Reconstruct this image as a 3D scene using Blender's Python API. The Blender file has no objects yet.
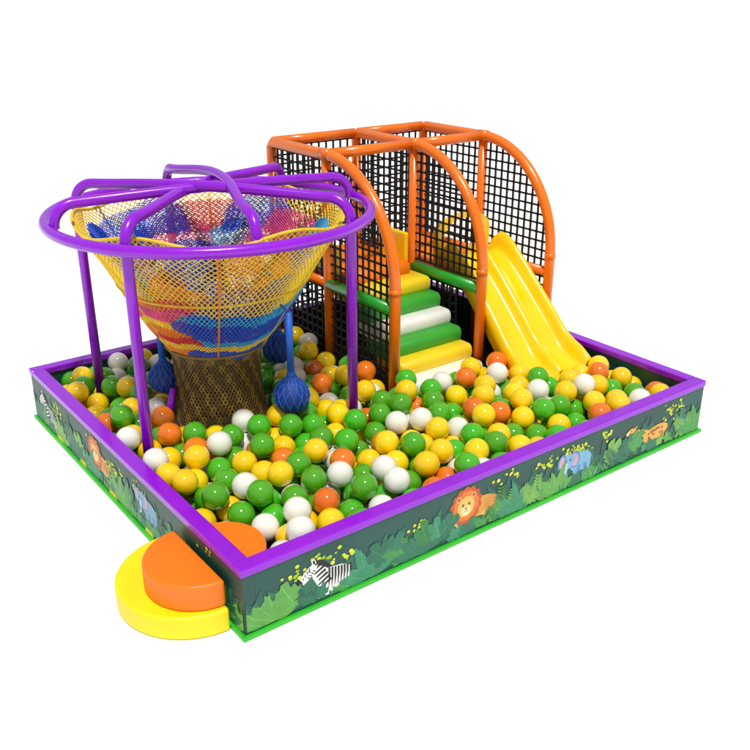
import bpy, bmesh, math, random
import numpy as np
from mathutils import Vector, Matrix
from mathutils.geometry import tessellate_polygon
random.seed(7); rng=np.random.default_rng(7)
scene=bpy.context.scene
col=scene.collection
W,D,H=5.5,4.6,0.6

# ------------------------------------------------------------ materials
def srgb(r,g,b):
    f=lambda c:(c/255/12.92 if c/255<=0.04045 else ((c/255+0.055)/1.055)**2.4)
    return (f(r),f(g),f(b),1)
MATS={}
def mat(name,rgb,rough=0.4,var=0.08,scale=6,bump=0.0,bscale=40,coat=0.0,objvar=0.0,spec=0.5,trans=0.0):
    if name in MATS: return MATS[name]
    m=bpy.data.materials.new(name); m.use_nodes=True
    nt=m.node_tree; b=nt.nodes['Principled BSDF']
    c=srgb(*rgb)
    tc=nt.nodes.new('ShaderNodeTexCoord')
    no=nt.nodes.new('ShaderNodeTexNoise'); no.inputs['Scale'].default_value=scale; no.inputs['Detail'].default_value=3
    nt.links.new(tc.outputs['Object'],no.inputs['Vector'])
    mr=nt.nodes.new('ShaderNodeMapRange'); mr.inputs['To Min'].default_value=1-var; mr.inputs['To Max'].default_value=1+var
    mr.inputs['From Min'].default_value=0.3; mr.inputs['From Max'].default_value=0.7
    nt.links.new(no.outputs['Fac'],mr.inputs['Value'])
    hs=nt.nodes.new('ShaderNodeHueSaturation'); hs.inputs['Color'].default_value=c
    if objvar>0:
        oi=nt.nodes.new('ShaderNodeObjectInfo')
        m2=nt.nodes.new('ShaderNodeMapRange'); m2.inputs['To Min'].default_value=1-objvar; m2.inputs['To Max'].default_value=1+objvar
        nt.links.new(oi.outputs['Random'],m2.inputs['Value'])
        mu=nt.nodes.new('ShaderNodeMath'); mu.operation='MULTIPLY'
        nt.links.new(mr.outputs[0],mu.inputs[0]); nt.links.new(m2.outputs[0],mu.inputs[1])
        nt.links.new(mu.outputs[0],hs.inputs['Value'])
        m3=nt.nodes.new('ShaderNodeMapRange'); m3.inputs['To Min'].default_value=0.5-objvar*0.06; m3.inputs['To Max'].default_value=0.5+objvar*0.06
        nt.links.new(oi.outputs['Random'],m3.inputs['Value']); nt.links.new(m3.outputs[0],hs.inputs['Hue'])
    else:
        nt.links.new(mr.outputs[0],hs.inputs['Value'])
    nt.links.new(hs.outputs[0],b.inputs['Base Color'])
    b.inputs['Roughness'].default_value=rough
    b.inputs['Specular IOR Level'].default_value=spec
    b.inputs['Coat Weight'].default_value=coat
    b.inputs['Coat Roughness'].default_value=0.05
    if bump>0:
        n2=nt.nodes.new('ShaderNodeTexNoise'); n2.inputs['Scale'].default_value=bscale; n2.inputs['Detail'].default_value=4
        nt.links.new(tc.outputs['Object'],n2.inputs['Vector'])
        bp=nt.nodes.new('ShaderNodeBump'); bp.inputs['Strength'].default_value=bump; bp.inputs['Distance'].default_value=0.01
        nt.links.new(n2.outputs['Fac'],bp.inputs['Height']); nt.links.new(bp.outputs['Normal'],b.inputs['Normal'])
    MATS[name]=m; return m
purple=mat('purple_vinyl',(142,8,206),0.26,0.06,4,0.15,14,0.3)
orange=mat('orange_vinyl',(243,116,4),0.28,0.06,4,0.15,14,0.3)
green=mat('green_vinyl',(30,155,40),0.35,0.06,4,0.15,14,0.2)
trimg=mat('trim_green',(50,185,40),0.4,0.06,4)
yellow=mat('yellow_plastic',(252,206,8),0.2,0.04,3,0,10,0.4)
ystep=mat('yellow_foam',(250,222,10),0.45,0.04,5,0.1,12)
ostep=mat('orange_foam',(242,120,6),0.45,0.04,5,0.1,12)
whitev=mat('white_vinyl',(232,232,222),0.4,0.05,5,0.1,12)
gstep=mat('green_foam',(56,160,50),0.4,0.05,5,0.1,12)
yroll=mat('yellow_vinyl',(242,208,36),0.4,0.05,5,0.1,12)
black=mat('black_cord',(14,14,14),0.7,0.2,30)
wallg=mat('printed_dark_green',(24,76,68),0.42,0.25,1.6,0.05,30)
floorm=mat('pit_mat_dark',(22,40,30),0.7,0.2,4)
blue=mat('blue_cord',(25,90,190),0.5,0.15,20,0.3,60)

# ------------------------------------------------------------ mesh helpers
class MB:
    def __init__(s): s.v=[];s.f=[];s.m=[];s.sm=[]
    def add(s,v,f,mi=0,sm=False):
        o=len(s.v); s.v+= [tuple(p) for p in v]
        for q in f: s.f.append(tuple(i+o for i in q)); s.m.append(mi); s.sm.append(sm)
    def box(s,a,b,mi=0):
        x0,y0,z0=a;x1,y1,z1=b
        s.add([(x0,y0,z0),(x1,y0,z0),(x1,y1,z0),(x0,y1,z0),(x0,y0,z1),(x1,y0,z1),(x1,y1,z1),(x0,y1,z1)],
              [(0,3,2,1),(4,5,6,7),(0,1,5,4),(1,2,6,5),(2,3,7,6),(3,0,4,7)],mi)
    def bar(s,p,q,w,mi=0,n=4,sm=False):
        s.tube([p,q],w,mi,n,sm=sm)
    def tube(s,path,r,mi=0,n=16,closed=False,sm=True,caps=True):
        P=[Vector(p) for p in path]; N=len(P); ups=None; rings=[]
        rr=r if isinstance(r,(list,tuple)) else [r]*N
        for i in range(N):
            if closed: t=(P[(i+1)%N]-P[i-1]).normalized()
            else:
                a=P[max(i-1,0)];b=P[min(i+1,N-1)]; t=(b-a).normalized()
            if ups is None:
                ups=Vector((0,0,1)) if abs(t.z)<0.9 else Vector((1,0,0))
            u=(ups-t*ups.dot(t)).normalized(); ups=u; w=t.cross(u)
            rings.append([P[i]+(u*math.cos(2*math.pi*(k+.5)/n)+w*math.sin(2*math.pi*(k+.5)/n))*rr[i] for k in range(n)])
        v=[p for R in rings for p in R]; f=[]
        M=N if closed else N-1
        for i in range(M):
            j=(i+1)%N
            for k in range(n):
                l=(k+1)%n; f.append((i*n+k,j*n+k,j*n+l,i*n+l))
        if not closed and caps:
            f.append(tuple(range(n))); f.append(tuple((N-1)*n+k for k in reversed(range(n))))
        s.add(v,f,mi,sm)
    def obj(s,name,mats,parent=None,**kw):
        me=bpy.data.meshes.new(name); me.from_pydata(s.v,[],s.f)
        for m in (mats if isinstance(mats,(list,tuple)) else [mats]): me.materials.append(m)
        me.polygons.foreach_set('material_index',s.m); me.polygons.foreach_set('use_smooth',s.sm); me.update()
        o=bpy.data.objects.new(name,me); col.objects.link(o)
        if parent is not None: o.parent=parent; o.matrix_parent_inverse=parent.matrix_world.inverted()
        for k,v in kw.items(): o[k]=v
        return o
def empty(name,loc,label,category,**kw):
    e=bpy.data.objects.new(name,None); e.empty_display_size=0.2; e.location=loc; col.objects.link(e)
    e['label']=label; e['category']=category
    for k,v in kw.items(): e[k]=v
    bpy.context.view_layer.update()
    return e
def rounded(pts,rad,seg=6):
    P=[Vector(p) for p in pts]; out=[P[0]]
    for i in range(1,len(P)-1):
        a,b,c=P[i-1],P[i],P[i+1]; r=rad if not isinstance(rad,(list,tuple)) else rad[i-1]
        d1=(a-b).normalized(); d2=(c-b).normalized()
        r=min(r,(a-b).length*.49,(c-b).length*.49)
        p1=b+d1*r;p2=b+d2*r
        for k in range(seg+1):
            t=k/seg; out.append(p1*(1-t)**2+b*2*t*(1-t)+p2*t*t)
    out.append(P[-1]); return out

# ------------------------------------------------------------ ground
g=MB(); S=1500; g.add([(-S,-S,0),(S,-S,0),(S,S,0),(-S,S,0)],[(0,1,2,3)])
gm=mat('white_studio_floor',(252,252,252),0.9,0.003,1,spec=0.0)
go=g.obj('ground',gm); go['kind']='structure'

# ------------------------------------------------------------ ball pit enclosure
pit=empty('ball_pit',(W/2,D/2,0),'rectangular ball pit with jungle mural walls and purple rim','ball pit')
T=0.10
def wallbox(a,b,name='wall',label=None):
    m=MB(); m.box(a,b); o=m.obj(name,[wallg],pit)
    if label: o['label']=label
    return o
z0,z1=0.004,H-0.07
wr=wallbox((T,0,z0),(W-T,T,z1),label='wall printed with zebra, lion, elephant and giraffe')
wl=wallbox((0,0,z0),(T-.001,D,z1),label='wall printed with jungle animals beside the step')
wb=wallbox((T,D-T,z0),(W-T,D,z1)); wx=wallbox((W-T+.001,0,z0),(W,D,z1))
def rim(a,b):
    m=MB(); m.box(a,b); o=m.obj('rim',purple,pit)
    bv=o.modifiers.new('b','BEVEL'); bv.width=0.012; bv.segments=3
e=0.012
rim((-e,-e,z1+.001),(W+e,T+.02,H)); rim((-e,D-T-.02,z1+.001),(W+e,D+e,H))
rim((-e,T+.0215,z1+.001),(T+.02,D-T-.0215,H)); rim((W-T-.02,T+.0215,z1+.001),(W+e,D-T-.0215,H))
q_=.03
for a,b in [((-q_,-q_,.003),(W+q_,-.001,.034)),((-q_,D+.001,.003),(W+q_,D+q_,.034)),((-q_,0,.003),(-.001,D,.034)),((W+.001,0,.003),(W+q_,D,.034))]:
    m=MB(); m.box(a,b); m.obj('base_trim',trimg,pit)
m=MB(); m.box((T+.002,T+.002,.006),(W-T-.002,D-T-.002,.12)); m.obj('floor_mat',floorm,pit)

# ---- murals
class Mural:
    def __init__(s,f,L,o0=0.003): s.f=f; s.b=MB(); s.names=[]; s.off=o0; s.L=L
    def mi(s,rgb):
        if rgb not in s.names: s.names.append(rgb)
        return s.names.index(rgb)
    def poly(s,pts,rgb):
        s.off+=0.000006
        pts=[(min(max(p[0],.012),s.L-.012),min(max(p[1],.036),z1-.004)) for p in pts]
        tr=tessellate_polygon([[Vector((p[0],p[1],0)) for p in pts]])
        s.b.add([s.f(p[0],p[1],s.off) for p in pts],[tuple(t) for t in tr],s.mi(rgb))
    def ell(s,cx,cz,rx,rz,rgb,rot=0,n=20,a0=0,a1=360):
        c,q=math.cos(rot),math.sin(rot); pts=[]
        for i in range(n):
            a=math.radians(a0+(a1-a0)*i/n); x=rx*math.cos(a);z=rz*math.sin(a); pts.append((cx+x*c-z*q,cz+x*q+z*c))
        s.poly(pts,rgb)
    def line(s,pts,w,rgb):
        P=[Vector(p) for p in pts]; L=[];R=[]
        for i in range(len(P)):
            t=(P[min(i+1,len(P)-1)]-P[max(i-1,0)]).normalized(); n=Vector((-t.y,t.x))
            ww=w[i] if isinstance(w,(list,tuple)) else w
            L.append(P[i]+n*ww/2);R.append(P[i]-n*ww/2)
        s.poly(L+R[::-1],rgb)
def clampz(z): return min(max(z,0.036),z1-0.004)
GREENS=[(44,122,62),(66,148,68),(36,112,84),(92,160,70),(34,106,76),(52,136,98),(116,172,76)]
def leaf(M,x,z,L,a,w,rgb,vein=True):
    n=8;l=[];r=[]
    d=(math.cos(a),math.sin(a)); p=(-d[1],d[0])
    for i in range(n+1):
        t=i/n; ww=w*math.sin(math.pi*t**.8)
        bend=0.12*L*t*t*(-1 if d[0]<0 else 1)
        c=(x+d[0]*L*t+p[0]*-bend,z+d[1]*L*t+p[1]*-bend)
        l.append((c[0]+p[0]*ww,clampz(c[1]+p[1]*ww))); r.append((c[0]-p[0]*ww,clampz(c[1]-p[1]*ww)))
    M.poly(l+r[1:-1][::-1],rgb)
    if vein:
        k=tuple(min(255,int(q*1.2)+6) for q in rgb)
        M.line([(x,clampz(z)),(x+d[0]*L*.5,clampz(z+d[1]*L*.5)),(x+d[0]*L*.85,clampz(z+d[1]*L*.85))],0.004,k)
def frond(M,x,z,L,a,rgb):
    n=9
    for i in range(1,n):
        t=i/n; bx=x+math.cos(a)*L*t; bz=z+math.sin(a)*L*t-0.1*L*t*t
        ll=L*.38*(1-t*.6)
        for s_ in (-1,1): leaf(M,bx,bz,ll,a+s_*0.9,ll*.17,rgb,False)
    M.line([(x,clampz(z)),(x+math.cos(a)*L*.5,clampz(z+math.sin(a)*L*.5)),(x+math.cos(a)*L,clampz(z+math.sin(a)*L-0.1*L))],0.006,rgb)
def monstera(M,x,z,R,rot,rgb):
    pts=[];n=44
    for i in range(n):
        a=2*math.pi*i/n; r=R*(0.8+0.25*math.cos(a))*(1-0.42*(max(0,math.sin(a*6))**3) if abs(a-math.pi)>.5 else .8)
        xx=r*math.cos(a);zz=r*math.sin(a)*.8
        pts.append((x+xx*math.cos(rot)-zz*math.sin(rot),clampz(z+xx*math.sin(rot)+zz*math.cos(rot))))
    M.poly(pts,rgb)
    M.line([(x-R*.4*math.cos(rot),clampz(z-R*.4*math.sin(rot))),(x+R*.8*math.cos(rot),clampz(z+R*.8*math.sin(rot)))],0.005,tuple(min(255,int(q*1.25)+8) for q in rgb))
def dots(M,x,z,n):
    for i in range(n):
        r=random.uniform(.010,.02); px=x+random.gauss(0,.09); pz=z+random.gauss(0,.035)
        if 0.08<pz<z1-.03: M.ell(px,pz,r*1.15,r,random.choice([(200,215,40),(150,185,40),(225,225,60)]),n=6)
def lion(M,x,z,k,f=1):
    X=lambda u:x+f*u*k; Z=lambda v:z+v*k
    M.ell(X(.62),Z(-.2),.62*k,.33*k,(214,150,60)); M.ell(X(1.02),Z(-.24),.27*k,.28*k,(204,138,52))
    M.line([(X(1.2),Z(-.3)),(X(1.42),Z(-.32)),(X(1.52),Z(-.12))],[.08*k,.07*k,.06*k],(204,138,52)); M.ell(X(1.53),Z(-.06),.09*k,.1*k,(150,70,25))
    for u in (-.22,.2): M.line([(X(u),Z(-.2)),(X(u-.04),Z(-.52))],.22*k,(220,158,70)); M.ell(X(u-.08),Z(-.54),.17*k,.09*k,(236,182,98))
    M.ell(X(.82),Z(-.5),.2*k,.08*k,(228,172,88))
    pts=[]
    for i in range(72):
        a=2*math.pi*i/72; r=.57*(1+.13*abs(math.sin(a*7))); pts.append((X(r*math.cos(a)),Z(r*math.sin(a)*1.0)))
    M.poly(pts,(190,84,28))
    pts=[(X(.46*(1+.1*abs(math.sin(a*6+.4)))*math.cos(a)),Z(.46*(1+.1*abs(math.sin(a*6+.4)))*math.sin(a))) for a in [2*math.pi*i/60 for i in range(60)]]
    M.poly(pts,(222,118,38))
    for s_ in(-1,1): M.ell(X(s_*.29),Z(.29),.1*k,.1*k,(232,165,80)); M.ell(X(s_*.29),Z(.29),.055*k,.055*k,(170,85,45))
    M.ell(X(0),Z(-.02),.33*k,.33*k,(240,188,96)); M.ell(X(0),Z(-.15),.19*k,.15*k,(250,222,165))
    for s_ in(-1,1): M.ell(X(s_*.12),Z(.06),.045*k,.055*k,(30,18,12)); M.ell(X(s_*.12+.01),Z(.075),.013*k,.015*k,(255,255,255),n=8)
    M.poly([(X(-.06),Z(-.06)),(X(.06),Z(-.06)),(X(0),Z(-.13))],(90,40,25))
    M.line([(X(-.1),Z(-.19)),(X(0),Z(-.16)),(X(.1),Z(-.19))],.02*k,(110,55,30))
def elephant(M,x,z,k,f=1):
    X=lambda u:x+f*u*k; Z=lambda v:z+v*k
    b=(120,170,205);d=(88,138,180);l=(160,200,225)
    M.ell(X(.7),Z(-.08),.6*k,.42*k,b)
    for u in(.4,.62,.98,1.16): M.line([(X(u),Z(-.2)),(X(u),Z(-.65))],.2*k,d if u in(.62,.98) else b)
    M.line([(X(1.28),Z(.05)),(X(1.42),Z(-.2))],.04*k,d)
    M.ell(X(.33),Z(.12),.3*k,.36*k,d,.2); M.ell(X(.34),Z(.1),.21*k,.27*k,(205,160,185),.2)
    M.ell(X(0),Z(.12),.32*k,.32*k,b); M.ell(X(-.36),Z(.18),.22*k,.32*k,d,-.2); M.ell(X(-.36),Z(.17),.14*k,.23*k,(205,160,185),-.2)
    M.line([(X(-.05),Z(.05)),(X(-.12),Z(-.2)),(X(-.1),Z(-.42)),(X(-.28),Z(-.52)),(X(-.4),Z(-.42))],[.22*k,.18*k,.14*k,.11*k,.09*k],l)
    for s_ in(-.14,.1): M.ell(X(s_),Z(.16),.04*k,.05*k,(20,20,30))
def giraffe(M,x,z,k,f=1):
    X=lambda u:x+f*u*k; Z=lambda v:z+v*k
    y=(228,170,70);br=(150,82,35)
    M.ell(X(0.1),Z(-.15),.6*k,.25*k,y,.12)
    for u in(-.25,-.1,.38,.52): M.line([(X(u),Z(-.25)),(X(u-.08),Z(-.6))],.09*k,(214,155,62))
    M.line([(X(-.3),Z(-.08)),(X(-.68),Z(.08)),(X(-1.02),Z(.22))],[.26*k,.18*k,.14*k],y)
    M.ell(X(-1.15),Z(.24),.19*k,.1*k,y,.25*f); M.ell(X(-1.27),Z(.2),.09*k,.07*k,(242,205,140))
    M.line([(X(-1.05),Z(.3)),(X(-1.03),Z(.44))],.03*k,br); M.line([(X(-.98),Z(.28)),(X(-.86),Z(.34))],.06*k,y)
    M.ell(X(-1.13),Z(.27),.022*k,.025*k,(20,10,5),n=8)
    for i in range(15):
        u=random.uniform(-.32,.55);v=-.15+random.uniform(-.14,.14); M.ell(X(u),Z(v),.055*k,.045*k,br,random.random(),6)
    for u,v in((-.45,0),(-.58,.06),(-.72,.09),(-.86,.16)): M.ell(X(u),Z(v),.045*k,.04*k,br,.3,6)
    M.line([(X(.68),Z(-.1)),(X(.82),Z(-.3))],.03*k,br)
def zebra(M,x,z,k,f=1):
    X=lambda u:x+f*u*k; Z=lambda v:z+v*k
    w=(236,236,232);bk=(12,12,14)
    M.poly([(X(u),Z(v)) for u,v in((-.12,-.75),(-.1,-.3),(-.3,.1),(-.36,.36),(-.1,.56),(.1,.42),(.32,.26),(.8,.2),(1.12,.05),(1.2,-.3),(1.15,-.75))],w)
    M.poly([(X(u),Z(v)) for u,v in((-.3,.52),(-.2,.72),(0,.7),(.18,.56),(.34,.38),(.46,.25),(.28,.25),(.1,.4),(-.1,.54))],bk)
    for t in range(6):
        cx=-.26+.075*t; cz=.46-.14*t
        M.poly([(X(cx+.3-.01*t),Z(cz+.12)),(X(cx+.33),Z(cz+.03)),(X(cx-.05),Z(cz-.12)),(X(cx-.05),Z(cz-.05))],bk)
    for i in range(8):
        u=.3+i*.118
        M.poly([(X(u-.01),Z(.25-.02*i)),(X(u+.07),Z(.24-.025*i)),(X(u+.065),Z(-.15)),(X(u-.03),Z(-.6)),(X(u-.01),Z(-.15))],bk)
    for v in(-.5,-.36,-.22): M.line([(X(-.11),Z(v)),(X(.14),Z(v+.07))],.06*k,bk)
    M.poly([(X(u),Z(v)) for u,v in((-.28,.62),(-.12,.5),(-.2,.3),(-.5,.08),(-.74,-.04),(-.86,.0),(-.88,.13),(-.7,.34),(-.45,.56))],w)
    M.poly([(X(u),Z(v)) for u,v in((-.66,-.02),(-.84,-.04),(-.92,.03),(-.9,.17),(-.78,.25),(-.68,.12))],bk)
    M.poly([(X(u),Z(v)) for u,v in((-.3,.56),(-.34,.78),(-.22,.82),(-.14,.62))],w); M.poly([(X(u),Z(v)) for u,v in((-.27,.6),(-.29,.74),(-.22,.76),(-.18,.62))],bk)
    for t in range(4): M.line([(X(-.42-.08*t),Z(.54-.09*t)),(X(-.4-.08*t),Z(.36-.07*t))],[.045*k,.015*k],bk)
    for t in range(4): M.line([(X(-.2-.07*t),Z(.34-.06*t)),(X(-.3-.07*t),Z(.42-.06*t))],[.05*k,.015*k],bk)
    M.ell(X(-.42),Z(.42),.04*k,.035*k,bk,n=10)
def mural(M,L,animals,seed):
    random.seed(seed)
    s=.1
    while s<L-.1:
        for a in (1.1,1.5,1.95,.7,2.4): leaf(M,s,.06,random.uniform(.22,.44),a+random.uniform(-.2,.2),random.uniform(.035,.06),random.choice([(28,94,74),(30,88,76),(36,106,76)]),False)
        s+=random.uniform(.14,.32)
    for s,z in [(random.uniform(.1,L-.1),random.uniform(.3,.5)) for _ in range(int(L*2.4))]: dots(M,s,z,random.randint(8,17))
    for fn,x,z,k,f in animals: fn(M,x,z,k,f)
    s=.04
    while s<L-.04:
        near=any(abs(s-(x+(.4*k*f)))<.95*k for _,x,_,k,f in animals)
        c=random.choice(GREENS); ty=random.random(); hh=.46 if near else 1
        if ty<.38:
            for i in range(6): leaf(M,s,.055,random.uniform(.2,.36)*hh,.4+i*.47+random.uniform(-.1,.1),random.uniform(.04,.062)*(.6+.4*hh),c)
        elif ty<.5:
            for a in(.7,1.45,2.3): frond(M,s,.055,random.uniform(.24,.38)*hh,a+random.uniform(-.15,.15),c)
        elif ty<.86: monstera(M,s,.18*hh+.02,random.uniform(.13,.2)*(.5 if near else 1),random.uniform(.6,2.4),c)
        else:
            for i in range(11): leaf(M,s+random.uniform(-.08,.08),.05,random.uniform(.08,.2)*hh,random.uniform(1.,2.1),.012,random.choice(GREENS),False)
        s+=random.uniform(.09,.17)
    return M
MR=mural(Mural(lambda s,z,o:(s,-o,z),W),W,[(zebra,.66,.25,.24,1),(lion,2.14,.33,.29,1),(elephant,3.42,.30,.25,1),(giraffe,4.7,.28,.33,1)],3)
ML=mural(Mural(lambda s,z,o:(-o,s,z),D),D,[(zebra,4.2,.25,.25,-1),(lion,2.8,.34,.27,-1),(elephant,1.75,.31,.24,-1)],9)
for s0 in (1.55,2.35,3.1,3.75):
    ML.poly([(s0,.037),(s0+.18,.037),(s0+.15,.085),(s0+.03,.085)],(238,214,40))
MR2=mural(Mural(lambda s,z,o:(W+o,s,z),D),D,[],5)
for Mx,w in((MR,wr),(ML,wl),(MR2,wx)):
    Mx.b.obj('mural',[mat('print_%d_%d_%d'%c,c,0.45,0.12,9) for c in Mx.names],pit)

# ------------------------------------------------------------ foam steps
def halfdisc(name,cy,r,za,zb,m,par,x=-.035,sg=1):
    mb=MB(); n=40
    pts=[(x-sg*r*math.sin(math.pi*i/n),cy+r*math.cos(math.pi*i/n)) for i in range(n+1)]
    if sg<0: pts=pts[::-1]
    N=len(pts); v=[(p[0],p[1],za) for p in pts]+[(p[0],p[1],zb) for p in pts]
    f=[tuple(range(N-1,-1,-1)),tuple(range(N,2*N))]+[(i,(i+1)%N,N+(i+1)%N,N+i) for i in range(N)]
    mb.add(v,f); o=mb.obj(name,m,par); bv=o.modifiers.new('b','BEVEL'); bv.width=.025; bv.segments=4; bv.limit_method='ANGLE'
    return o
st=empty('foam_step',(-.3,.7,0),'two-tier yellow and orange rounded foam step against the wall','step')
halfdisc('lower_step',.74,.59,.003,.2,ystep,st); halfdisc('upper_step',.61,.42,.201,.42,ostep,st)
st2=empty('foam_step',(.25,.5,.12),'orange rounded foam step just inside the pit wall','step')
halfdisc('tread',.5,.34,.122,.5,ostep,st2,T+.003,-1)

# ------------------------------------------------------------ play frame
xs=[3.03,4.25,5.335]; yb,ym,yf=4.43,3.3,2.1; zt=2.73; R=.06; zp=1.3; za_=1.5
fr=empty('play_frame',(4.25,3.3,.12),'orange arched climbing frame with black safety nets, stairs and slide','play structure')
def arch_z(y):
    if y>=ym: return zt
    t=(ym-y)/(ym-yf); return za_+(zt-za_)*math.sqrt(max(0,1-t*t))
for x in xs:
    p=[(x,yb,.12),(x,yb,zt-.05),(x,yb-.05,zt),(x,ym,zt)]
    for i in range(1,25):
        a=math.pi/2*i/24; p.append((x,ym-(ym-yf)*math.sin(a),za_+(zt-za_)*math.cos(a)))
    p.append((x,yf,.12))
    m=MB(); m.tube(p,R); m.tube([(x,yf,za_-.03),(x,yf,za_+.03)],R*1.1)
    m.obj('arch_frame',orange,fr)
    m=MB(); m.tube([(x,ym,.12),(x,ym,zt-.03)],R*.95); m.tube([(x,ym+.07,zt),(x,ym-.07,zt)],R*1.12); m.obj('post',orange,fr)
for y in(yb,ym):
    m=MB()
    for a,b in((xs[0],xs[1]),(xs[1],xs[2])): m.tube([(a+.03,y,zt),(b-.03,y,zt)],R*.95)
    m.obj('crossbeam',orange,fr)
m=MB(); m.tube([(xs[0]+.03,yb,zp),(xs[2]-.03,yb,zp)],R*.95); m.obj('crossbeam',orange,fr)
for x in xs:
    m=MB(); m.tube([(x,yb,zp),(x,ym+.03,zp)],R*.93); m.obj('side_rail',orange,fr)
    m=MB(); m.tube([(x,ym-.03,zp),(x,yf+.03,zp)],R*1.1 if x<xs[2] else R*.93); m.obj('side_rail',green if x<xs[2] else orange,fr)
m=MB(); m.box((xs[0]+.06,ym-.02,zp-.06),(xs[2]-.06,yb-.06,zp+.03)); m.box((xs[1]+.07,2.8,zp-.055),(xs[2]-.07,ym-.03,zp+.028)); m.obj('platform',ostep,fr)
def net(name,f,u0,u1,zlo,ztop,step=.103,w=.0135):
    m=MB(); n=int(round((u1-u0)/step)); du=(u1-u0)/n
    for i in range(n+1):
        u=u0+du*i; zz=ztop(u)-.02
        if zz>zlo: m.bar(f(u,zlo),f(u,zz),w)
    z=zlo
    while z<zt-.03:
        us=[u for u in np.linspace(u0,u1,120) if ztop(u)-.02>z]
        if us:
            a,b=min(us),max(us)
            if b-a>.03: m.bar(f(a,z),f(b,z),w)
        z+=step
    return m.obj(name,black,fr)
for x in(xs[0],xs[2]):
    net('safety_net',lambda u,z,x=x:(x,u,z),yf+.03,ym-.03,.3,arch_z)
    net('safety_net',lambda u,z,x=x:(x,u,z),ym+.03,yb-.03,.3,lambda u:zt)
for a,b in((0,1),(1,2)):
    net('safety_net',lambda u,z:(u,yb,z),xs[a]+.03,xs[b]-.03,.3,lambda u:zt)
net('safety_net',lambda u,z:(xs[1],u,z),ym+.03,yb-.03,zp+.06,lambda u:zt)
net('safety_net',lambda u,z:(xs[1],u,z),yf+.06,ym-.03,zp+.1,arch_z)
net('safety_net',lambda u,z:(xs[1],u,z),2.5,ym-.03,.4,lambda u:zp-.03)
for xa in (xs[1]-.14,xs[0]+.08):
    m=MB(); m.box((xa,ym-.03,zp+.035),(xa+.06,ym+.5,zp+.42)); o=m.obj('guard_panel',yellow,fr); bv=o.modifiers.new('b','BEVEL'); bv.width=.025; bv.segments=4
m=MB(); m.tube([(xs[0]+.12,3.2,zp+.03),(xs[0]+.15,3.2,zp+.03),(xs[1]-.2,3.2,zp+.03),(xs[1]-.17,3.2,zp+.03)],[.07,.1,.1,.07],0,24); m.obj('head_pad',ostep,fr)
def entry(y,xa,xb,zb_,zt_):
    m=MB(); n=16; cx=(xa+xb)/2; ra=(xb-xa)/2-.13; th=.04
    inner=[(cx-ra,zb_)]+[(cx-ra*math.cos(math.pi*i/n),zb_+.3+.22*math.sin(math.pi*i/n)) for i in range(n+1)]+[(cx+ra,zb_)]
    outer=[(xa,zb_)]+[(cx-(xb-xa)/2*math.cos(math.pi*i/n),zb_+.38+(zt_-zb_-.38)*math.sin(math.pi*i/n)) for i in range(n+1)]+[(xb,zb_)]
    N=len(inner); v=[(p[0],yy,p[1]) for yy in(y,y+th) for L in(inner,outer) for p in L]; f=[]
    for i in range(N-1):
        f+=[(i,i+1,N+i+1,N+i),(2*N+i,3*N+i,3*N+i+1,2*N+i+1),(i,2*N+i,2*N+i+1,i+1),(N+i,N+i+1,3*N+i+1,3*N+i)]
    f+=[(0,N,3*N,2*N),(N-1,3*N-1,4*N-1,2*N-1)]
    m.add(v,f); m.obj('slide_entry_panel',yellow,fr)
entry(3.0,xs[1]+.1,xs[2]-.12,zp+.035,zp+.62)
# stairs
cols=[yroll,gstep,whitev,gstep,yroll,whitev]
for i,c in enumerate(cols):
    h=.19; zt_=1.28-i*.152; y0=2.94-i*.19; m=MB(); prof=[]
    for k in range(17):
        a=math.pi/2+math.pi*k/16; ca,sa=math.cos(a),math.sin(a)
        prof.append((y0+abs(ca)**.8*math.copysign(1,ca)*h*.46,zt_-h/2+(abs(sa)**.8)*math.copysign(1,sa)*h/2))
    prof+= [(y0+.42,zt_-h),(y0+.42,zt_)]
    xa,xb=xs[0]+.10+.002*i,xs[1]-.065-.002*i; N=len(prof)
    v=[];ringx=[(xa,.78),(xa+.012,.9),(xa+.04,1),(xb-.04,1),(xb-.012,.9),(xb,.78)]
    for xx,kk in ringx:
        for p in prof: v.append((xx,y0+.1+(p[0]-y0-.1)*kk,zt_-h/2+(p[1]-zt_+h/2)*kk))
    f=[tuple(range(N)),tuple(range(6*N-1,5*N-1,-1))]
    for q in range(5): f+=[(q*N+j,(q+1)*N+j,(q+1)*N+(j+1)%N,q*N+(j+1)%N) for j in range(N)]
    m.add(v,f,0,True); m.sm[0]=m.sm[1]=False
    o=m.obj('step',c,fr)
# slide
path=[(2.98,1.36),(2.84,1.42),(2.66,1.39),(2.4,1.20),(2.14,.97),(1.9,.75),(1.7,.56),(1.54,.46),(1.4,.41),(1.28,.385)]
def cr(P,n=6):
    out=[]
    for i in range(len(P)-1):
        p0=P[max(i-1,0)];p1=P[i];p2=P[i+1];p3=P[min(i+2,len(P)-1)]
        for k in range(n):
            t=k/n; out.append(tuple(.5*((2*p1[j])+(-p0[j]+p2[j])*t+(2*p0[j]-5*p1[j]+4*p2[j]-p3[j])*t*t+(-p0[j]+3*p1[j]-3*p2[j]+p3[j])*t**3) for j in range(2)))
    out.append(P[-1]); return out
path=cr(path)
sec=[(-.03,-.12),(-.045,.08),(-.04,.155),(-.015,.185),(.015,.17),(.035,.11),(.06,.04),(.1,.005),(.24,0),(.38,.005),(.435,.045),(.465,.11),(.482,.14),(.5,.148)]
sec=sec+[(1-a,b) for a,b in sec[-2::-1]]
m=MB();v=[];n=len(sec)
def slx(t):
    u=min(1,max(0,t/.85)); return 4.46+(4.28-4.46)*u, 5.24+(5.2-5.24)*u
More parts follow.
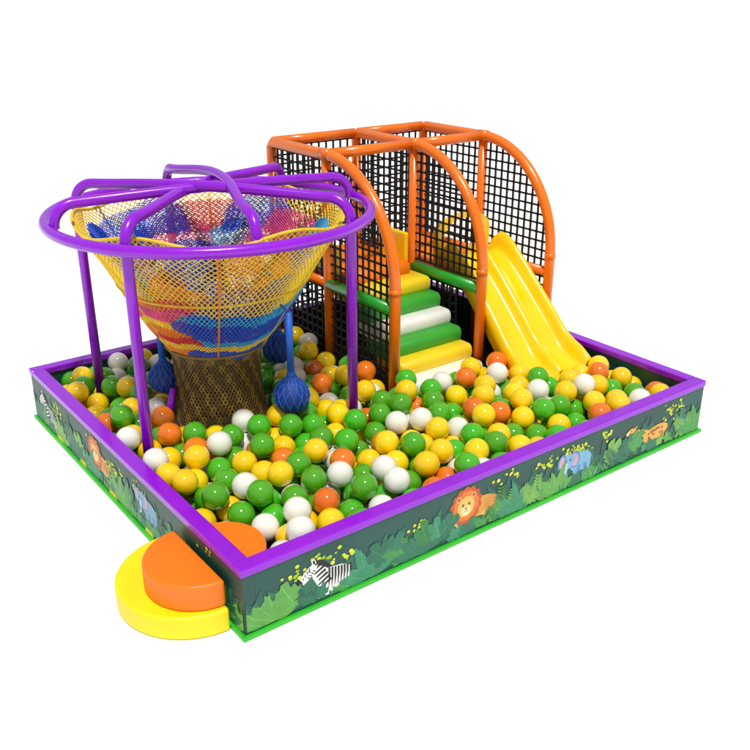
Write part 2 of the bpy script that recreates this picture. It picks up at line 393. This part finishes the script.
for i,(y,z) in enumerate(path):
    t=i/(len(path)-1); kk=1+.3*max(0,1-t*3); kk*= 1-.45*max(0,(t-.85)/.15)**1.5; kk*=min(1,.25+math.sqrt(t*4.5))
    xl,xr=slx(t)
    for a,b in sec:
        v.append((xl+a*(xr-xl),y,z+(b*kk if b>0 else b)))
f=[]
for i in range(len(path)-1):
    for k in range(n-1): f.append((i*n+k,i*n+k+1,(i+1)*n+k+1,(i+1)*n+k))
m.add(v,f,0,True); o=m.obj('slide',yellow,fr); so=o.modifiers.new('s','SOLIDIFY'); so.thickness=.02

# ------------------------------------------------------------ net climbing tower
C=Vector((1.43,2.88,0)); Rp=1.4; zr=2.42; PR=.049
tw=empty('climbing_net_tower',(C.x,C.y,.12),'purple ring frame holding a colourful funnel-shaped climbing net','climbing net')
def pol(a,r,z): return Vector((C.x+r*math.cos(math.radians(a)),C.y+r*math.sin(math.radians(a)),z))
m=MB(); m.tube([pol(i*4,Rp+.1,zr) for i in range(90)],PR*1.05,closed=True); m.obj('ring',purple,tw)
za=2.63
def arm(a1,a2,hub,r1=Rp,r2=Rp,e1=.12,e2=.12,side=0.0):
    d_=(pol(a2,1,0)-pol(a1,1,0)).normalized(); sd=Vector((-d_.y,d_.x,0))*side
    def shoulder(a,r,e):
        out=[pol(a,r,e)]
        for k in range(0,10):
            q=math.pi/2*k/9; out.append(pol(a,r-.2*(1-math.cos(q)),za-.2+.2*math.sin(q)))
        return out
    L_=shoulder(a1,r1,e1); R_=shoulder(a2,r2,e2)
    A=L_[-1]; B_=R_[-1]; mid=[]
    for k in range(1,24):
        t=k/24; p=A.lerp(B_,t); w_=math.sin(math.pi*t); mid.append(p+sd*w_**1.5+Vector((0,0,(.03+hub)*w_**1.3)))
    m=MB(); m.tube(L_+mid+R_[::-1],PR); m.obj('post_arm',purple,tw)
arm(213,30,.0,side=.15); arm(131,304,.04,side=-.15); arm(82,260,.08,r2=1.22,e2=2.34,side=.13); arm(172,350,.02,r1=1.44,r2=1.44,e1=zr,e2=zr,side=-.12)
p=rounded([pol(163,.8,1.9),pol(163,.86,.52),pol(176,.72,.47),pol(186,.66,.5),pol(188,.60,.78)],[.16,.08,.1],8)
m=MB(); m.tube(p,PR*.7); m.obj('grab_bar',purple,tw)
prof=[(0.0,.50,.2),(.1,.45,.5),(.2,.42,.82),(.3,.43,1.08),(.36,.48,1.18),(.5,.65,1.36),(.62,.82,1.6),(.72,.95,1.84),(.8,1.06,2.03),(.88,1.15,2.2),(1.0,1.26,2.46)]
nc=Vector((1.3,2.74,0)); tc_=Vector((1.43,2.88,0))
def fun(a,t,dr=0):
    for i in range(len(prof)-1):
        if t<=prof[i+1][0]+1e-9: break
    p,q=prof[i],prof[i+1]; s=(t-p[0])/(q[0]-p[0]); r=p[1]+(q[1]-p[1])*s+dr; z=p[2]+(q[2]-p[2])*s
    pinch=(.5-.5*math.cos(math.radians(6*(a-34))))
    sag=.09*pinch*max(0,(t-.6)/.4); z-=sag
    if t>.36: r-=.05*pinch*math.sin(math.pi*min(1,(t-.36)/.64))
    c=nc.lerp(tc_,min(1,max(0,(t-.3)/.5)))
    return Vector((c.x+r*math.cos(math.radians(a)),c.y+r*math.sin(math.radians(a)),z))
NETC=[(236,200,44),(214,40,50),(35,80,200),(70,165,60),(232,134,34),(96,74,34),(50,160,215),(140,112,46),(224,80,140),(110,60,170)]
nm=[mat('cord_%d'%i,c,.6,.15,25) for i,c in enumerate(NETC)]
nr=random.Random(11)
def colr(a,t):
    if t<.31: return 5 if (int(a/7)+int(t*26))%3 else 7
    a=a%360; t=t+.022*math.sin(math.radians(a*3))+.008*math.sin(math.radians(a*11))
    left=120<a<222+10*math.sin(t*30)
    if t<.36: return 7 if int(a/12)%2 else 5
    if t>.70: return 0
    if t>.655: return 4 if left else 0
    if t>.60: return 8 if left else 6
    if t>.56: return 0 if left else 2
    if t>.51: return 4 if left else 2 if a<330 else 1
    if t>.47: return 1 if left else 6
    if t>.42: return 0
    return 4 if left else 2
def lattice(name,nu,nv,w,cf,dr,t0=0,t1=1,label=None):
    m=MB()
    for j in range(nv):
        ta=t0+(t1-t0)*j/nv; tb=t0+(t1-t0)*(j+1)/nv
        for i in range(nu):
            a=360/nu*(i+.5*(j%2)); 
            for s_ in(-1,1):
                b=a+s_*180/nu; ci=cf((a+b)/2,(ta+tb)/2)
                if ci is None: continue
                m.tube([fun(a,ta,dr),fun(b,tb,dr)],w,ci,4,sm=False,caps=False)
    o=m.obj(name,nm,tw); 
    if label: o['label']=label
lattice('funnel_net',112,50,.0062,colr,0,.34,1,'funnel net in yellow, red and blue cord')
lattice('neck_net',72,32,.0068,colr,0,0,.35,'olive brown cord neck of the net')
lattice('inner_net',48,18,.0065,lambda a,t:5,-.05,0,.35)
lattice('inner_net',80,18,.006,lambda a,t:(4 if 120<a%360<222 else 2 if a%360<285 else 6),-.04,.37,.66)
# overlapping pockets of coloured netting hung inside the funnel
m=MB(); cells=[]
for row,(t0_,st_) in enumerate([(.60,40),(.69,34),(.77,32),(.85,30)]):
    a0=row*13
    while a0<360+row*13-10:
        front=185<(a0%360)<325
        if not(row>=2 and front):
            if front: ci=[2,6,2,9][int(nr.random()*4)] if (a0%360)>235 else [8,4,1,6][int(nr.random()*4)]
            else: ci=[8,2,6,8,4,2,6,1,9][int(nr.random()*9)]
            cells.append((a0+nr.uniform(-5,5),t0_+nr.uniform(-.02,.02),st_*.72,ci))
        a0+=st_
for a0,t0_,ha,ci in cells:
    ht=.085; dd=-.035-nr.uniform(0,.06); ph=nr.uniform(-.3,.3); K=16
    def sp(u,v_):
        rr=min(1.0,math.hypot(u,v_)); 
        return fun(a0+ha*(u+ph*v_*.5),min(.98,max(.36,t0_+ht*(v_+.15*math.cos(u*3)))),dd-.03*(1-rr*rr))
    for i in range(-K,K+1):
        c_=i/K*1.35
        for sgn in(1,-1):
            pts=[]
            for q in range(-8,9):
                s_=q/8*1.35
                u=(s_+c_)/1.414; v_=sgn*(s_-c_)/1.414
                if u*u*u*u+v_*v_*v_*v_<1: pts.append(sp(u,v_))
            if len(pts)>1: m.tube(pts,.0046,ci,3,sm=False,caps=False)
m.obj('woven_pocket',nm,tw)
m=MB(); m.tube([fun(i*3,1) for i in range(120)],.015,0,8,closed=True); m.tube([fun(i*3,.70,.008) for i in range(120)],.009,0,6,closed=True)
m.tube([fun(i*3,.36,.012) for i in range(120)],.014,7,6,closed=True)
for a in(30,82,131,213,262,304): m.tube([fun(a,1),pol(a,Rp+.05,zr)],.012,0,6)
for k in range(6): m.tube([fun(k*60+4,.36+.04*j,.006) for j in range(17)],.009,0 if k%2 else 4,6)
m.obj('edge_rope',nm,tw)

for (x,y,zc,ztop,r) in((1.66,1.95,.78,1.62,.17),(.84,3.0,.82,1.5,.15),(2.15,3.0,.82,1.6,.16)):
    e=empty('hanging_punch_ball',(x,y,zc),'blue woven teardrop ball hanging on a cord from the net','swing ball',group='blue balls hanging from the climbing net')
    m=MB(); n=28
    pr=[(0,-1),(.38,-.93),(.7,-.72),(.93,-.38),(1,0),(.93,.36),(.74,.66),(.5,.9),(.32,1.08),(.2,1.3),(.16,1.5)]
    v=[(x+r*a*math.cos(2*math.pi*k/n),y+r*a*math.sin(2*math.pi*k/n),zc+r*b) for a,b in pr for k in range(n)]
    m.add(v,[(i*n+k,i*n+(k+1)%n,(i+1)*n+(k+1)%n,(i+1)*n+k) for i in range(len(pr)-1) for k in range(n)],0,True)
    m.obj('ball',mat('blue_ball_fabric',(22,52,130),.6,.15,20),e)
    m=MB()
    for k in range(14):
        for s_ in(-1,1):
            m.tube([(x+r*1.02*a*math.cos(2*math.pi*k/14+s_*i*.16),y+r*1.02*a*math.sin(2*math.pi*k/14+s_*i*.16),zc+r*1.02*b) for i,(a,b) in enumerate(pr) if a>0],.007,0,4)
    m.obj('cover_net',blue,e)
    m=MB(); m.tube([(x,y,zc+r*1.4),(x,y,ztop)],.035,0,10); m.tube([(x,y,ztop),((x*5+nc.x)/6,(y*5+nc.y)/6,ztop+.1)],.012,0,6); m.obj('rope',blue,e)

# ------------------------------------------------------------ balls
BR=.115; d=2*BR
circ=[(pol(a,Rp,0).x,pol(a,Rp,0).y,PR+BR) for a in(213,30,131,304,82)]+[(nc.x,nc.y,.5+BR)]+[(xs[0],yf,R+BR),(xs[1],yf,R+BR),(xs[2],yf,R+BR),(T,.5,.35+BR)]
circ=np.array(circ)
rects=[(xs[0]-.13,W,2.1,D),(xs[0]+.02,xs[1]-.02,1.8,2.3),(4.17,5.3,1.17,2.3)]
def okxy(x,y):
    if not(T+BR<x<W-T-BR and T+BR<y<D-T-BR): return False
    if (((circ[:,0]-x)**2+(circ[:,1]-y)**2)<circ[:,2]**2).any(): return False
    for a,b,c_,d_ in rects:
        if a<x<b and c_<y<d_: return False
    return True
B=np.zeros((3000,3)); nB=0; fails=0
rs=random.Random(5)
def hgt(N,x,y):
    z=.12+BR
    if len(N):
        q=(N[:,0]-x)**2+(N[:,1]-y)**2; k=q<d*d
        if k.any(): z=max(z,float((N[k,2]+np.sqrt(d*d-q[k])).max()))
    return z
DIR=[(math.cos(i*math.pi/4),math.sin(i*math.pi/4)) for i in range(8)]
while fails<500 and nB<2400:
    x=rs.uniform(T,W-T);y=rs.uniform(T,D-T)
    if nB>500 and rs.random()<.25: x=rs.uniform(4.5,W-T); y=rs.uniform(T,2.2)
    if not okxy(x,y): continue
    A=B[:nB]; N=A[((A[:,0]-x)**2+(A[:,1]-y)**2)<.58**2] if nB else A
    z=hgt(N,x,y); st_=.05
    x0_,y0_=x,y
    while st_>.004:
        best=None
        for cx,cy in DIR:
            xx=x+cx*st_;yy=y+cy*st_
            if (xx-x0_)**2+(yy-y0_)**2>.09 or not okxy(xx,yy): continue
            zz=hgt(N,xx,yy)
            if zz<z-1e-5 and(best is None or zz<best[0]): best=(zz,xx,yy)
        if best: z,x,y=best
        else: st_/=2
    lim=.565
    if .6<y<2.0 and 2.4<x<5.1: lim=.62
    if (x-nc.x)**2+(y-nc.y)**2<1.1: lim=.62
    if x>5.1: lim=.51
    if z>lim: fails+=1; continue
    fails=max(0,fails-2); B[nB]=(x,y,z); nB+=1
B=B[:nB]
cam=np.array([-2.383,-4.685,4.304])
vis=np.zeros(nB)
for i in range(nB):
    c=B[i]; dv_=cam-c; dd=np.linalg.norm(dv_); u=dv_/dd
    s1=np.cross(u,[0,0,1]); s1/=np.linalg.norm(s1); s2=np.cross(s1,u)
    for ox,oy in((0,0),(.6,0),(-.6,0),(0,.7),(.5,.5),(-.5,.5),(0,-.5)):
        p=c+(s1*ox+s2*oy)*BR+u*BR*.6
        tx=(T-p[0])/u[0] if u[0]<0 else 9; ty=(T-p[1])/u[1] if u[1]<0 else 9
        if p[2]+u[2]*min(tx,ty)<H: continue
        w_=B-p; t=w_@u; q=np.sum(w_**2,axis=1)-t*t
        if ((t>0)&(q<(BR*.98)**2)&(np.arange(nB)!=i)).any(): continue
        vis[i]+=1
dist=np.linalg.norm(B-cam,axis=1)
order=np.argsort(-(vis/dist**2*100))
bcol=[('green',mat('ball_green',(72,170,22),.1,.03,3,coat=.8,objvar=.16)),('yellow',mat('ball_yellow',(248,206,6),.1,.03,3,coat=.8,objvar=.06)),
      ('white',mat('ball_white',(232,232,220),.1,.02,3,coat=.8,objvar=.05)),('orange',mat('ball_orange',(230,114,20),.1,.03,3,coat=.8,objvar=.1))]
def sphere(seg,rg):
    v=[(0,0,BR)]
    for i in range(1,rg):
        for k in range(seg):
            p=math.pi*i/rg; a=2*math.pi*k/seg; v.append((BR*math.sin(p)*math.cos(a),BR*math.sin(p)*math.sin(a),BR*math.cos(p)))
    v.append((0,0,-BR)); L=len(v)-1
    f=[(0,1+k,1+(k+1)%seg) for k in range(seg)]
    for i in range(rg-2):
        for k in range(seg): f.append((1+i*seg+k,1+(i+1)*seg+k,1+(i+1)*seg+(k+1)%seg,1+i*seg+(k+1)%seg))
    f+=[(L,1+(rg-2)*seg+(k+1)%seg,1+(rg-2)*seg+k) for k in range(seg)]
    return v,f
sv,sf=sphere(32,18); protos=[]
for n_,mt in bcol:
    me=bpy.data.meshes.new('plastic_ball_'+n_); me.from_pydata(sv,[],sf); me.materials.append(mt)
    me.polygons.foreach_set('use_smooth',[True]*len(sf)); me.update(); protos.append((n_,me))
weights=[.40,.37,.15,.08]
stuff=MB(); lv,lf=sphere(20,12)
for rank,i in enumerate(order):
    c=rs.choices(range(4),weights)[0]; p=B[i]
    if rank<300:
        o=bpy.data.objects.new('plastic_ball',protos[c][1]); o.location=p; o.rotation_euler=(rs.uniform(0,6),rs.uniform(0,6),0)
        o['label']='glossy %s plastic ball lying in the ball pit'%protos[c][0]; o['category']='ball'; o['group']='plastic balls filling the ball pit'
        col.objects.link(o)
    else:
        stuff.add([(a+p[0],b_+p[1],c_+p[2]) for a,b_,c_ in lv],lf,c,True)
so_=stuff.obj('plastic_balls',[x[1] for x in bcol]); so_['kind']='stuff'; so_['label']='mass of green, yellow, white and orange plastic balls'; so_['category']='balls'

# ------------------------------------------------------------ light, world, camera
w=bpy.data.worlds.new('World'); scene.world=w; w.use_nodes=True
bg=w.node_tree.nodes['Background']; bg.inputs[0].default_value=(1,1,1,1); bg.inputs[1].default_value=.46
sun=bpy.data.lights.new('sun','SUN'); sun.energy=3.1; sun.angle=math.radians(5); sun.color=(1,.985,.96)
s=bpy.data.objects.new('sun',sun); col.objects.link(s)
s.rotation_euler=Vector((.25,.6,-1.5)).to_track_quat('-Z','Y').to_euler()
cd=bpy.data.cameras.new('camera'); co=bpy.data.objects.new('camera',cd); col.objects.link(co)
co.location=cam; yaw,pit_=.921,.405
dv=Vector((math.cos(yaw)*math.cos(pit_),math.sin(yaw)*math.cos(pit_),-math.sin(pit_)))
co.rotation_euler=dv.to_track_quat('-Z','Y').to_euler()
cd.sensor_width=36; cd.lens=889.018/750*36; cd.clip_end=5000
scene.camera=co
scene.view_settings.view_transform='Standard'; scene.view_settings.look='None'; scene.view_settings.exposure=0
print('balls',nB,(vis>0).sum())
